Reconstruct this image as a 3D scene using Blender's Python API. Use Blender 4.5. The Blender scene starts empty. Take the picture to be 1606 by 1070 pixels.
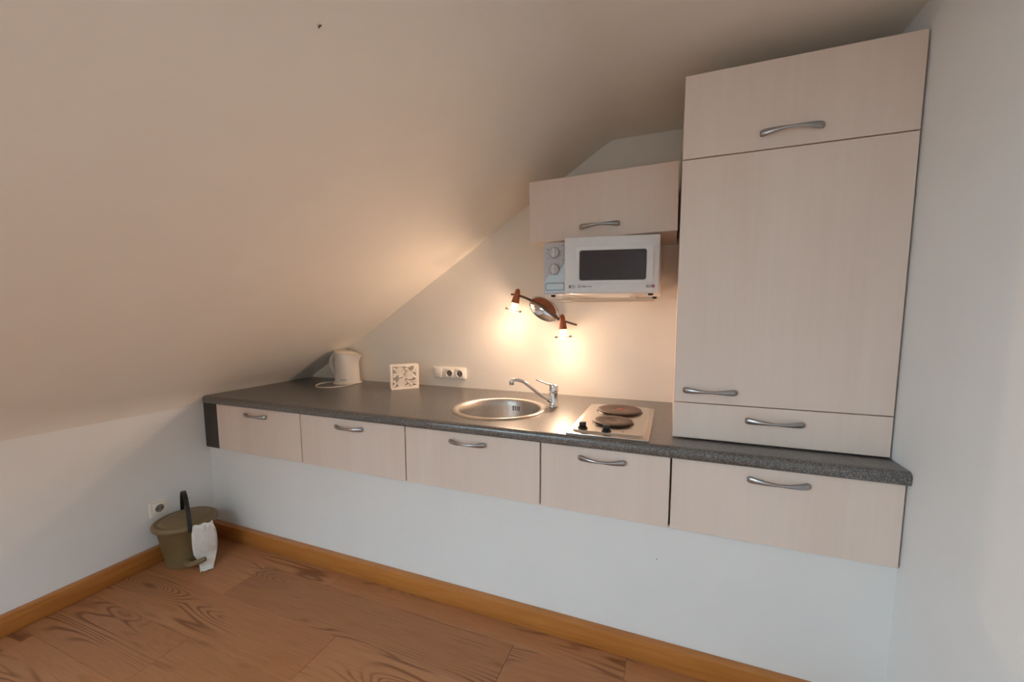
import bpy, bmesh, math, random
from mathutils import Vector, Matrix
random.seed(7)
sc = bpy.context.scene
COL = sc.collection
PI = math.pi

# ------------------------------------------------------------------ camera
def setup_camera():
    rx, ry, rz = -0.098521, -0.001329, -0.368261
    fw = Vector((math.sin(rz)*math.cos(rx), math.cos(rz)*math.cos(rx), math.sin(rx)))
    rt = Vector((math.cos(rz), -math.sin(rz), 0)); up = rt.cross(fw)
    r2 = rt*math.cos(ry) + up*math.sin(ry); u2 = up*math.cos(ry) - rt*math.sin(ry)
    cd = bpy.data.cameras.new('camera'); cam = bpy.data.objects.new('camera', cd); COL.objects.link(cam)
    m = Matrix((r2, u2, -fw)).transposed().to_4x4(); m.translation = (2.34593, -1.36556, 1.20832)
    cam.matrix_world = m
    cd.sensor_width = 36; cd.sensor_fit = 'HORIZONTAL'
    cd.lens = 627.265/1606*36
    cd.shift_x = -(812.04-803)/1606; cd.shift_y = (556.76-535)/1606
    cd.clip_start = 0.02
    sc.camera = cam
setup_camera()

# ------------------------------------------------------------------ dimensions (metres)
W = 2.9577          # right end of the units
XR = 2.964          # right wall
YB = 0.6946         # wall behind the worktop
YWL = 0.0198        # wall below the drawers
ZT, ZB = 0.7464, 0.5021
ZW = 0.7841
X0, X1, X2, X3, X4 = 0.1078, 0.7076, 1.3074, 1.9075, 2.3577
YT = 0.0953
YF = -3.4           # far wall behind the camera
ZC = 2.053
SKY = (0.55, 1.30, -2.75, -1.55)  # roof window in the sloping ceiling behind the camera: x0, x1, y0, y1
SLZ = lambda x: 1.148 + (x-.6)*.6292   # height of the sloping ceiling

# ------------------------------------------------------------------ world, daylight, exposure
w = bpy.data.worlds.new('World'); sc.world = w; w.use_nodes = True
bg = w.node_tree.nodes['Background']
bg.inputs[0].default_value = (0.64, 0.86, 1.0, 1); bg.inputs[1].default_value = 19.5
pl = bpy.data.lights.new('window_portal', 'AREA'); pl.shape = 'RECTANGLE'; pl.cycles.is_portal = True
SLA = math.atan(.6292)
pl.size = (SKY[1]-SKY[0])/math.cos(SLA); pl.size_y = SKY[3]-SKY[2]
po = bpy.data.objects.new('window_portal', pl); COL.objects.link(po)
_x = (SKY[0]+SKY[1])/2
po.location = (_x-math.sin(SLA)*.13, (SKY[2]+SKY[3])/2, SLZ(_x)+math.cos(SLA)*.13); po.rotation_euler = (0, -SLA, 0)
sc.view_settings.view_transform = 'Standard'; sc.view_settings.look = 'None'
sc.view_settings.exposure = 0.0; sc.view_settings.gamma = 1.0; sc.view_settings.use_curve_mapping = False
sc.cycles.use_denoising = True
sc.cycles.max_bounces = 10; sc.cycles.diffuse_bounces = 8
sc.cycles.sample_clamp_indirect = 6.0
LAMP_W = 7.0
POINT_W = 8.2
SMOOTH = .15
LAMP_COL = (1.0, 0.66, 0.44)
BULB_E = 12.0

# ------------------------------------------------------------------ materials
MATS = {}
def lin(c):
    return tuple((v/255/12.92 if v/255 <= .04045 else ((v/255+.055)/1.055)**2.4) for v in c) + (1,)
class NT:
    def __init__(s, name):
        m = bpy.data.materials.new(name); m.use_nodes = True; MATS[name] = m
        s.m = m; s.t = m.node_tree; s.b = s.t.nodes['Principled BSDF']
    def n(s, typ, **kw):
        nd = s.t.nodes.new(typ)
        for k, v in kw.items():
            if k.startswith('i_'):
                key = k[2:]
                key = int(key) if key.isdigit() else key.replace('_', ' ')
                nd.inputs[key].default_value = v
            else: setattr(nd, k, v)
        return nd
    def l(s, a, b): s.t.links.new(a, b)
    def math(s, op, a, b=None, c=None):
        nd = s.n('ShaderNodeMath', operation=op)
        for i, v in enumerate((a, b, c)):
            if v is None: continue
            if isinstance(v, (int, float)): nd.inputs[i].default_value = v
            else: s.l(v, nd.inputs[i])
        return nd.outputs[0]
    def coords(s, scale=(1,1,1), rnd=0.0):
        tc = s.n('ShaderNodeTexCoord'); mp = s.n('ShaderNodeMapping'); mp.inputs['Scale'].default_value = scale
        s.l(tc.outputs['Object'], mp.inputs[0])
        if rnd:
            oi = s.n('ShaderNodeObjectInfo'); cb = s.n('ShaderNodeCombineXYZ')
            v = s.math('MULTIPLY', oi.outputs['Random'], rnd)
            s.l(v, cb.inputs[0]); s.l(s.math('MULTIPLY', v, 1.7), cb.inputs[1]); s.l(s.math('MULTIPLY', v, .6), cb.inputs[2])
            s.l(cb.outputs[0], mp.inputs['Location'])
        return mp.outputs[0]
    def noise(s, vec, scale, detail=4, rough=.5, dist=0):
        nd = s.n('ShaderNodeTexNoise'); s.l(vec, nd.inputs['Vector'])
        nd.inputs['Scale'].default_value = scale; nd.inputs['Detail'].default_value = detail
        nd.inputs['Roughness'].default_value = rough; nd.inputs['Distortion'].default_value = dist
        return nd.outputs['Fac']
    def ramp(s, fac, stops):
        nd = s.n('ShaderNodeValToRGB'); e = nd.color_ramp.elements
        while len(e) < len(stops): e.new(.5)
        for el, (p, c) in zip(e, stops): el.position = p; el.color = c
        s.l(fac, nd.inputs[0]); return nd.outputs[0]
    def mix(s, fac, a, b, blend='MIX'):
        nd = s.n('ShaderNodeMix', data_type='RGBA', blend_type=blend)
        for sock, v in ((nd.inputs[0], fac), (nd.inputs[6], a), (nd.inputs[7], b)):
            if isinstance(v, (int, float)): sock.default_value = v
            elif isinstance(v, tuple): sock.default_value = v
            else: s.l(v, sock)
        return nd.outputs[2]
    def bump(s, h, strength=.1, dist=.01):
        nd = s.n('ShaderNodeBump'); nd.inputs['Strength'].default_value = strength; nd.inputs['Distance'].default_value = dist
        s.l(h, nd.inputs['Height']); s.l(nd.outputs[0], s.b.inputs['Normal'])
    def set(s, **kw):
        for k, v in kw.items():
            i = s.b.inputs[k.replace('_', ' ')]
            if isinstance(v, (int, float, tuple)): i.default_value = v
            else: s.l(v, i)
        return s

def simple(name, col, rough=.5, metal=0, var=.04, scale=30, bump=0, **kw):
    t = NT(name); c = lin(col)
    v = t.coords()
    n = t.noise(v, scale, 3)
    d = tuple(max(0, x*(1-var)) for x in c[:3]) + (1,); u = tuple(min(1, x*(1+var)) for x in c[:3]) + (1,)
    t.set(Base_Color=t.ramp(n, [(.3, d), (.7, u)]), Roughness=rough, Metallic=metal, **kw)
    if bump: t.bump(n, bump, .002)
    return t
def plaster(name, col):
    t = NT(name); v = t.coords()
    n1 = t.noise(v, 220, 3, .6); n2 = t.noise(v, 6, 3, .5)
    c = lin(col); d = tuple(x*.975 for x in c[:3]) + (1,)
    t.set(Base_Color=t.ramp(n2, [(.3, d), (.7, c)]), Roughness=.85)
    h = t.math('ADD', t.math('MULTIPLY', n1, .25), n2)
    t.bump(h, .12, .004)
plaster('wall_paint', (234, 236, 236))
plaster('ceiling_paint', (236, 231, 222))
plaster('niche_paint', (238, 233, 224))
# maple-look laminate fronts
t = NT('maple'); v = t.coords((30, 30, 1.3), 9.0); v2 = t.coords((3.0, 3.0, .5), 9.0)
g = t.noise(v, 1.6, 5, .6); g2 = t.noise(v2, 1.6, 2, .5, .6)
c1 = t.ramp(g, [(.2, lin((229, 216, 207))), (.8, lin((235, 222, 213)))])
c2 = t.ramp(g2, [(.3, lin((245, 235, 228))), (.7, lin((255, 252, 248)))])
t.set(Base_Color=t.mix(.55, c1, c2, 'MULTIPLY'), Roughness=.45)
t.b.inputs['Specular IOR Level'].default_value = .35
# speckled dark worktop
t = NT('worktop'); v = t.coords()
a = t.noise(v, 300, 2, .7); b = t.noise(v, 60, 4, .6)
c = t.ramp(a, [(.36, lin((36, 36, 37))), (.50, lin((78, 77, 77))), (.62, lin((140, 138, 136)))])
c2 = t.ramp(b, [(.3, lin((205, 200, 196))), (.7, lin((255, 250, 244)))])
t.set(Base_Color=t.mix(.7, c, c2, 'MULTIPLY'), Roughness=.34)
t.b.inputs['Specular IOR Level'].default_value = 1.0
t.bump(a, .12, .001)
t.set(Coat_Weight=.5, Coat_Roughness=.36)
simple('end_panel', (60, 53, 49), .55, var=.12, scale=200)
# floor planks
t = NT('floor_wood')
v = t.coords((.55, 7.5, 1), 31.0)
vk = t.coords((1.7, 8.0, 1), 31.0)
vo = t.n('ShaderNodeTexVoronoi'); vo.inputs['Scale'].default_value = 1.0; vo.inputs['Randomness'].default_value = 1
t.l(vk, vo.inputs['Vector'])
knotd = vo.outputs['Distance']
bulge = t.math('MULTIPLY', t.math('EXPONENT', t.math('MULTIPLY', knotd, -5.5)), .75)
f0 = t.noise(v, 1.0, 2, .45, .35)
f = t.math('ADD', f0, bulge)
rings = t.math('MULTIPLY_ADD', t.math('SINE', t.math('MULTIPLY', f, 120.0)), .5, .5)
fine = t.noise(t.coords((6, 120, 1), 31.0), 1.5, 4, .6)
patch = t.noise(t.coords((1.6, 5, 1), 31.0), 1.2, 3, .5)
mask = t.math('MULTIPLY', t.math('POWER', rings, 3.2), t.ramp(patch, [(.50, (.06,.06,.06,1)), (.64, (1,1,1,1))]))
base = t.ramp(fine, [(.25, lin((156, 104, 66))), (.75, lin((180, 124, 84)))])
base = t.mix(t.math('MULTIPLY', t.ramp(patch, [(.35, (0,0,0,1)), (.7, (1,1,1,1))]), .45), base, lin((184, 136, 98)))
dark = t.mix(t.math('MULTIPLY', mask, .72), base, lin((98, 52, 26)))
knot = t.ramp(knotd, [(.05, (1,1,1,1)), (.13, (0,0,0,1))])
dark = t.mix(t.math('MULTIPLY', knot, .8), dark, lin((92, 46, 24)))
oi = t.n('ShaderNodeObjectInfo')
tone = t.ramp(oi.outputs['Random'], [(0, lin((232, 224, 218))), (.5, lin((244, 238, 232))), (1, lin((255, 252, 248)))])
t.set(Base_Color=t.mix(1.0, dark, tone, 'MULTIPLY'), Roughness=.42)
t.b.inputs['Specular IOR Level'].default_value = .35
t.bump(fine, .05, .002)
# baseboard
t = NT('baseboard_wood'); g = t.noise(t.coords((2.5, 2.5, 40)), 1.5, 4, .6, .4)
t.set(Base_Color=t.ramp(g, [(.25, lin((166, 100, 42))), (.75, lin((190, 126, 62)))]), Roughness=.42)
simple('handle_metal', (176, 176, 178), .3, 1, .05, 60)
simple('brushed_steel', (205, 200, 194), .3, 1, .05, 80)
simple('sink_steel', (188, 182, 176), .38, 1, .05, 80)
simple('chrome', (222, 222, 224), .09, 1, .02)
simple('white_plastic', (232, 230, 226), .35, 0, .02)
simple('kettle_plastic', (232, 226, 216), .4, 0, .02)
simple('socket_plastic', (240, 236, 228), .35, 0, .02)
simple('socket_well_shade', (128, 120, 110), .5, 0, .03)  # grey of a flat disc, painted as the shade inside the round recess
simple('appliance_white', (226, 225, 226), .3, 0, .02)
simple('panel_grey', (196, 196, 202), .4, 0, .02)
simple('print_blue', (206, 226, 238), .4, 0, .02)
simple('print_grey', (120, 118, 122), .5, 0, .02)
simple('print_dark', (70, 66, 66), .5, 0, .02)
simple('logo_red', (150, 30, 62), .4, 0, .02)
simple('oven_glass', (58, 50, 50), .12, 0, .05, 8)
simple('hotplate_iron', (96, 78, 68), .5, .3, .08, 90)
simple('hotplate_red', (150, 74, 58), .5, .1, .05)
simple('rim_dark', (50, 44, 42), .35, .6, .05)
simple('black_plastic', (22, 21, 21), .4, 0, .05)
simple('black_void', (12, 11, 11), .8, 0, .05)
simple('bin_plastic', (118, 99, 67), .5, 0, .04)
simple('bag_white', (226, 222, 216), .55, 0, .05, 40, .2)
simple('copper', (150, 92, 66), .35, .85, .1, 50)
simple('bronze', (112, 92, 76), .3, 1, .06)
simple('napkin_white', (236, 230, 220), .5, 0, .03)
simple('bracket_metal', (222, 206, 186), .4, .2, .04)
simple('insect_brown', (70, 52, 40), .6, 0, .1, 300)
simple('window_frame', (236, 236, 232), .4, 0, .02)
t = NT('ring_glass'); t.set(Base_Color=(1, .98, .95, 1), Roughness=.05, Transmission_Weight=.9, IOR=1.3)
t = NT('bulb_glow'); t.set(Base_Color=(1, .9, .75, 1), Roughness=.3, Emission_Color=(1.0, .78, .5, 1), Emission_Strength=BULB_E)
t = NT('bulb_neck'); t.set(Base_Color=(1, .9, .75, 1), Roughness=.3, Emission_Color=(1.0, .70, .42, 1), Emission_Strength=BULB_E*.18)

# ------------------------------------------------------------------ mesh helpers
def new_bm(): return bmesh.new()
def obj(name, bm, mat, parent=None, loc=None, rot=None, smooth=False, mats=None):
    bmesh.ops.recalc_face_normals(bm, faces=bm.faces)
    me = bpy.data.meshes.new(name); bm.to_mesh(me); bm.free()
    for mm in ([mat] + (mats or [])): me.materials.append(MATS[mm])
    o = bpy.data.objects.new(name, me); COL.objects.link(o)
    if loc is not None: o.location = loc
    if rot is not None: o.rotation_euler = rot
    if parent is not None: o.parent = parent
    if smooth:
        for p in me.polygons: p.use_smooth = True
        try: me.set_sharp_from_angle(angle=math.radians(smooth if smooth is not True else 40))
        except Exception: pass
    return o
def empty(name, loc=(0,0,0), rotz=0, rot=None):
    o = bpy.data.objects.new(name, None); COL.objects.link(o); o.location = loc
    o.rotation_euler = rot if rot else (0, 0, rotz); o.empty_display_size = .05
    return o
def tag(o, label, cat, group=None):
    o['label'] = label; o['category'] = cat
    if group: o['group'] = group
    return o
def struct(o, label=None):
    o['kind'] = 'structure'
    if label: o['label'] = label
    return o
def box(bm, x0, x1, y0, y1, z0, z1, bev=0, seg=2):
    vs = [bm.verts.new(p) for p in ((x0,y0,z0),(x1,y0,z0),(x1,y1,z0),(x0,y1,z0),(x0,y0,z1),(x1,y0,z1),(x1,y1,z1),(x0,y1,z1))]
    fs = [bm.faces.new([vs[i] for i in q]) for q in ((3,2,1,0),(4,5,6,7),(0,1,5,4),(1,2,6,5),(2,3,7,6),(3,0,4,7))]
    if bev:
        es = list({e for f in fs for e in f.edges})
        bmesh.ops.bevel(bm, geom=es, offset=bev, segments=seg, profile=.5, affect='EDGES')
    return vs
def boxo(name, mat, dims, parent=None, bev=0, origin=None, seg=2):
    """box given in world (or parent-local) coords, object origin at its centre"""
    x0,x1,y0,y1,z0,z1 = dims
    c = ((x0+x1)/2, (y0+y1)/2, (z0+z1)/2)
    bm = new_bm(); box(bm, x0-c[0], x1-c[0], y0-c[1], y1-c[1], z0-c[2], z1-c[2], bev, seg)
    return obj(name, bm, mat, parent, c, smooth=30 if bev else False)
def lathe(bm, prof, seg=40, sx=1, sy=1, off=(0,0,0), closed=False):
    rings = []
    for r, z in prof:
        if r < 1e-6: rings.append([bm.verts.new((off[0], off[1], off[2]+z))])
        else: rings.append([bm.verts.new((off[0]+sx*r*math.cos(2*PI*i/seg), off[1]+sy*r*math.sin(2*PI*i/seg), off[2]+z)) for i in range(seg)])
    for a, b in zip(rings, rings[1:]):
        for i in range(seg):
            j = (i+1) % seg
            if len(a) == 1 and len(b) == 1: continue
            if len(a) == 1: bm.faces.new((a[0], b[j], b[i]))
            elif len(b) == 1: bm.faces.new((a[i], a[j], b[0]))
            else: bm.faces.new((a[i], a[j], b[j], b[i]))
    return rings
def sweep(bm, pts, rad, seg=10, ell=None, up=Vector((0,0,1)), cap=True):
    """tube along pts; rad scalar or list; ell(i)->(ru, rv) for elliptical sections (v along 'up')"""
    P = [Vector(p) for p in pts]; n = len(P); rings = []
    prevu = None
    for i, p in enumerate(P):
        tg = (P[min(i+1, n-1)] - P[max(i-1, 0)]).normalized()
        ref = prevu if (prevu is not None and ell is None) else up
        v = ref - tg*ref.dot(tg)
        if v.length < 1e-4: v = Vector((1,0,0)) - tg*tg.x
        v.normalize(); u_ = tg.cross(v); prevu = v
        if ell: ru, rv = ell(i)
        else:
            rr = rad[i] if isinstance(rad, (list, tuple)) else rad; ru = rv = rr
        rings.append([bm.verts.new(p + u_*ru*math.cos(2*PI*k/seg) + v*rv*math.sin(2*PI*k/seg)) for k in range(seg)])
    for a, b in zip(rings, rings[1:]):
        for k in range(seg): bm.faces.new((a[k], a[(k+1)%seg], b[(k+1)%seg], b[k]))
    if cap:
        bm.faces.new(rings[0]); bm.faces.new(rings[-1][::-1])
def bez(p0, p1, p2, p3, n=12):
    out = []
    for i in range(n+1):
        s = i/n; q = 1-s
        out.append(tuple(q**3*a + 3*q*q*s*b + 3*q*s*s*c + s**3*d for a, b, c, d in zip(p0, p1, p2, p3)))
    return out
def catmull(pts, n=6, closed=False):
    P = [Vector(p) for p in pts]; out = []
    m = len(P)
    rng = range(m if closed else m-1)
    for i in rng:
        if closed: a, b, c, d = P[(i-1)%m], P[i], P[(i+1)%m], P[(i+2)%m]
        else: a, b, c, d = P[max(i-1,0)], P[i], P[i+1], P[min(i+2,m-1)]
        for k in range(n):
            s = k/n
            out.append(.5*((2*b) + (c-a)*s + (2*a-5*b+4*c-d)*s*s + (3*b-a-3*c+d)*s**3))
    if not closed: out.append(P[-1])
    return out
def prism(bm, poly, thick, axis='y', base=0.0):
    """poly: list of 2D points; extruded along axis from base to base+thick"""
    def p3(a, b, c):
        return {'y': (a, c, b), 'z': (a, b, c), 'x': (c, a, b)}[axis]
    A = [bm.verts.new(p3(a, b, base)) for a, b in poly]; B = [bm.verts.new(p3(a, b, base+thick)) for a, b in poly]
    n = len(poly)
    fa = bm.faces.new(A); fb = bm.faces.new(B[::-1])
    for i in range(n): bm.faces.new((A[i], B[i], B[(i+1)%n], A[(i+1)%n]))
    if n > 4: bmesh.ops.triangulate(bm, faces=[fa, fb])
def rrect(x0, x1, z0, z1, r, n=5):
    out = []
    for cx, cz, a0 in ((x1-r, z1-r, 0), (x0+r, z1-r, PI/2), (x0+r, z0+r, PI), (x1-r, z0+r, 1.5*PI)):
        for k in range(n+1):
            a = a0 + PI/2*k/n; out.append((cx+r*math.cos(a), cz+r*math.sin(a)))
    return out
def ring_prism(bm, outer, inner, y0, y1):
    """frame between two loops of equal length, in xz, from y0 (front) to y1"""
    n = len(outer)
    L = [[bm.verts.new((a, y, b)) for a, b in lp] for lp in (outer, inner) for y in (y0, y1)]
    of, ob, if_, ib = L
    for i in range(n):
        j = (i+1) % n
        bm.faces.new((of[i], of[j], if_[j], if_[i])); bm.faces.new((ob[i], ib[i], ib[j], ob[j]))
        bm.faces.new((of[i], ob[i], ob[j], of[j])); bm.faces.new((if_[i], if_[j], ib[j], ib[i]))

# ------------------------------------------------------------------ the room
floor = struct(boxo('floor', 'floor_wood', (-.05, XR+.05, YF-.05, YB+.1, -.06, -.012)))
PW, PL = 0.205, 1.285
pm = {}
def plank_mesh(L, wd):
    key = (round(L, 3), round(wd, 3))
    if key not in pm:
        bm = new_bm(); box(bm, -L/2+.0004, L/2-.0004, -wd/2+.0003, wd/2-.0003, -.011, 0, .0006, 1)
        me = bpy.data.meshes.new('plank'); bm.to_mesh(me); bm.free(); me.materials.append(MATS['floor_wood']); pm[key] = me
    return pm[key]
row = 0; y1 = .0
offs = [0.95, 0.555, 1.20, 0.69, 0.12, 0.45, 0.80]
while y1 > YF:
    y0 = max(y1-(PW if row else .10), YF)
    xs = [0.0]; x = offs[row % 7]
    while x < XR: xs.append(x); x += PL
    xs.append(XR)
    for a, b in zip(xs, xs[1:]):
        if b-a < .02: continue
        o = bpy.data.objects.new('plank', plank_mesh(b-a, y1-y0)); COL.objects.link(o)
        o.location = ((a+b)/2-0, (y0+y1)/2, .012); o.parent = floor
        o.matrix_parent_inverse = floor.matrix_world.inverted() if False else Matrix.Identity(4)
        o.location = Vector(((a+b)/2, (y0+y1)/2, 0)) - floor.location
    y1 = y0; row += 1

struct(boxo('wall_left', 'wall_paint', (-.12, 0, YF, YB+.1, -.06, .742)))
struct(boxo('wall_right', 'wall_paint', (XR, XR+.12, YF, YB+.1, -.06, ZC+.1)))
struct(boxo('wall_back', 'niche_paint', (-.12, XR, YB, YB+.1, -.06, ZC+.1)))
struct(boxo('wall_back_lower', 'wall_paint', (0, XR, YWL, YWL+.1, -.06, ZB-.0005)))
struct(boxo('wall_front', 'wall_paint', (-.12, XR+.12, YF-.12, YF, -.06, ZC+.1)))
# ceiling: knee, slope with roof-window opening, soft kink, flat
prof = [(-.12, .70), (0, .738), (.024, .790), (.12, .848), (SKY[0], SLZ(SKY[0])), (SKY[1], SLZ(SKY[1])), (1.7, SLZ(1.7))]
prof += [(x, z) for x, z in bez((1.99, 2.0226), (2.02, 2.041), (2.04, ZC-.001), (2.075, ZC), 6)] + [(2.5, ZC+.002), (XR+.12, ZC+.004)]
HOLE = 4; CT = .12
bm = new_bm(); ys = (YF-.1, SKY[2], SKY[3], YB+.1)
lo = [[bm.verts.new((x, y, z)) for x, z in prof] for y in ys]
hi = [[bm.verts.new((x-(CT*math.sin(SLA) if x < 2.0 else .0), y, z+CT*math.cos(SLA))) for x, z in prof] for y in ys]
for q in range(3):
    for k in range(len(prof)-1):
        if q == 1 and k == HOLE: continue
        bm.faces.new((lo[q][k], lo[q][k+1], lo[q+1][k+1], lo[q+1][k])); bm.faces.new((hi[q][k], hi[q+1][k], hi[q+1][k+1], hi[q][k+1]))
for k in range(len(prof)-1):
    for q in (0, 3): bm.faces.new((lo[q][k], lo[q][k+1], hi[q][k+1], hi[q][k]))
for q in range(3):
    for k in (0, -1): bm.faces.new((lo[q][k], lo[q+1][k], hi[q+1][k], hi[q][k]))
for q in (1, 2): bm.faces.new((lo[q][HOLE], lo[q][HOLE+1], hi[q][HOLE+1], hi[q][HOLE]))
for k in (HOLE, HOLE+1): bm.faces.new((lo[1][k], lo[2][k], hi[2][k], hi[1][k]))
struct(obj('ceiling', bm, 'ceiling_paint', smooth=35))
win = struct(empty('window_1', (_x-math.sin(SLA)*.10, (SKY[2]+SKY[3])/2, SLZ(_x)+math.cos(SLA)*.10), rot=(0, -SLA, 0)))
hw = pl.size/2; hh = pl.size_y/2
for nm, dm in (('window_frame', (-hw, hw, -hh, -hh+.05, -.02, .02)), ('window_frame', (-hw, hw, hh-.05, hh, -.02, .02)), ('window_frame', (-hw, -hw+.05, -hh+.05, hh-.05, -.02, .02)), ('window_frame', (hw-.05, hw, -hh+.05, hh-.05, -.02, .02))):
    boxo(nm, 'window_frame', dm, win, .004)
# baseboards
def baseboard(name, dims, bv=.004):
    return struct(boxo(name, 'baseboard_wood', dims, None, bv))
HB, TB = .0785, .032
baseboard('baseboard_back', (0, XR, YWL-TB, YWL, 0, HB))
baseboard('baseboard_left', (0, TB, YF, YWL-TB, 0, HB))
baseboard('baseboard_right', (XR-TB, XR, YF, YWL-TB, 0, HB))

# ------------------------------------------------------------------ handles
def handle_bm(L=.158):
    bm = new_bm(); N = 22; pts = []; sec = []
    for i in range(N+1):
        s = -1 + 2*i/N
        arch = (1-abs(s)**2.2)
        pts.append((s*L/2, -.004-.024*arch, 0))
        e = abs(s)
        h = .0040 + .0076*e**1.25
        if e > .92: h *= 1-.22*((e-.92)/.08)**2
        dth = .0046 + .0012*e
        sec.append((dth, h))
    sweep(bm, pts, 0, 14, ell=lambda i: sec[i])
    for s in (-1, 1):
        box(bm, s*(L/2-.009)-.005, s*(L/2-.009)+.005, -.008, 0, -.006, .006)
    return bm
_h = handle_bm(); HM = bpy.data.meshes.new('handle'); bmesh.ops.recalc_face_normals(_h, faces=_h.faces); _h.to_mesh(HM); _h.free()
HM.materials.append(MATS['handle_metal'])
for p in HM.polygons: p.use_smooth = True
def handle(parent, x, y, z, L=.158, roty=0):
    o = bpy.data.objects.new('handle', HM); COL.objects.link(o); o.parent = parent
    o.location = Vector((x, y, z)) - parent.location; o['label'] = 'brushed metal bow handle'
    o.scale = (L/.158, 1, 1)
    return o
def front(name, parent, x0, x1, y, z0, z1, th=.0185):
    return boxo(name, 'maple', (x0-parent.location.x, x1-parent.location.x, y-parent.location.y, y+th-parent.location.y, z0-parent.location.z, z1-parent.location.z), parent, .0012, seg=1)
def carcass(name, parent, x0, x1, y0, y1, z0, z1, mat='maple', t=.016, back=True, topless=False):
    """open-fronted box: two sides, top, bottom, back, in one mesh"""
    bm = new_bm(); P = parent.location
    x0 -= P.x; x1 -= P.x; y0 -= P.y; y1 -= P.y; z0 -= P.z; z1 -= P.z
    box(bm, x0, x0+t, y0, y1, z0, z1); box(bm, x1-t, x1, y0, y1, z0, z1)
    box(bm, x0+t, x1-t, y0, y1, z0, z0+t)
    if not topless: box(bm, x0+t, x1-t, y0, y1, z1-t, z1)
    box(bm, x0+t, x1-t, y1-t, y1, z0+t, z1-t)
    return obj(name, bm, mat, parent)

# ------------------------------------------------------------------ base drawer units
units = [('leftmost maple drawer unit beside the dark end panel, nearest the sloping ceiling', X0, X1, (.330, .482)),
         ('second maple drawer unit from the left, under the bare worktop with the kettle', X1, X2, (.930, 1.085)),
         ('middle maple drawer unit under the round sink', X2, X3, (1.528, 1.684)),
         ('narrow maple drawer unit under the hob', X3, X4, (2.054, 2.211)),
         ('rightmost maple drawer unit below the tall cabinet, against the white wall', X4, W, (2.579, 2.736))]
for label, a, b, (ha, hb) in units:
    t = tag(empty('drawer_unit', ((a+b)/2, .3, ZB)), label, 'drawer unit', 'row of wall-hung base units')
    carcass('body', t, a+.0005, b-.0005, .050, .60, ZB+.001, ZT-.0015, topless=True)
    f = front('drawer_front', t, a+(.0005 if a == X0 else .0030), b-(.0 if b == W else .0030), 0, ZB+.0, ZT-.003)
    h = bpy.data.objects.new('handle', HM); COL.objects.link(h); h.parent = f
    h.location = Vector(((ha+hb)/2, 0, .7065)) - t.location - f.location; h['label'] = 'brushed metal bow handle'
t = tag(empty('filler_panel', (X0/2, .012, ZB)), 'dark grey laminate end panel between the left wall and the first drawer', 'panel')
boxo('panel_board', 'end_panel', (-X0/2+.0015, X0/2-.001, -.0115, .008, -.001, ZT-ZB-.0015), t, .001, seg=1)
boxo('backing_strip', 'end_panel', (-X0/2+.004, X0/2-.004, .0085, .03, .002, ZT-ZB-.002), t)

# ------------------------------------------------------------------ worktop with round cut-out
SC, SR = Vector((1.618, .285)), .2175
HX0, HX1, HY0, HY1 = 2.014, 2.272, .022, .488     # hob cut-out
bm = new_bm()
yw = -.0146; yj = .016
nose = []
rr = .016
for k in range(7):
    a = PI/2 + PI/2*k/6; nose.append((yw+rr+rr*math.cos(a), ZW-rr+rr*math.sin(a)))
for k in range(4):
    a = PI + PI/2*k/3; nose.append((yw+.006+.006*math.cos(a), ZT+.006+.006*math.sin(a)))
XL = .0245
la = [bm.verts.new((XL, y, z)) for y, z in [(yj, ZW)]+nose+[(yj, ZT)]]
lb = [bm.verts.new((XR-.0012, y, z)) for y, z in [(yj, ZW)]+nose+[(yj, ZT)]]
for k in range(len(la)-1): bm.faces.new((la[k], lb[k], lb[k+1], la[k+1]))
bm.faces.new(la); bm.faces.new(lb[::-1])
back = {}
NS = 72
def sheet(z, v0, v1):
    c0 = bm.verts.new((XR-.0012, YB-.001, z)); c1 = bm.verts.new((XL, YB-.001, z))
    es = []
    loop = [v0, v1, c0, c1]
    for i in range(4):
        e = bm.edges.get((loop[i], loop[(i+1) % 4])) or bm.edges.new((loop[i], loop[(i+1) % 4])); es.append(e)
    circ = [bm.verts.new((SC.x+(SR-.012)*math.cos(2*PI*k/NS), SC.y+(SR-.012)*math.sin(2*PI*k/NS), z)) for k in range(NS)]
    rect = [bm.verts.new((x, y, z)) for x, y in ((HX0,HY0),(HX1,HY0),(HX1,HY1),(HX0,HY1))]
    for lp in (circ, rect):
        for i in range(len(lp)): es.append(bm.edges.new((lp[i], lp[(i+1) % len(lp)])))
    bmesh.ops.triangle_fill(bm, edges=es, use_beauty=True)
    return circ, rect, c0, c1
ct, rt_, t0, t1 = sheet(ZW, la[0], lb[0]); cb, rb, b0, b1 = sheet(ZT, la[-1], lb[-1])
for A, B in ((ct, cb), (rt_, rb)):
    for i in range(len(A)): j = (i+1) % len(A); bm.faces.new((A[i], A[j], B[j], B[i]))
bm.faces.new((t0, t1, b1, b0)); bm.faces.new((la[0], la[-1], b1, t1)); bm.faces.new((lb[0], t0, b0, lb[-1]))
tag(obj('worktop', bm, 'worktop', smooth=35), 'long dark grey speckled worktop running from the sloping ceiling to the right wall', 'worktop')

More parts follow.
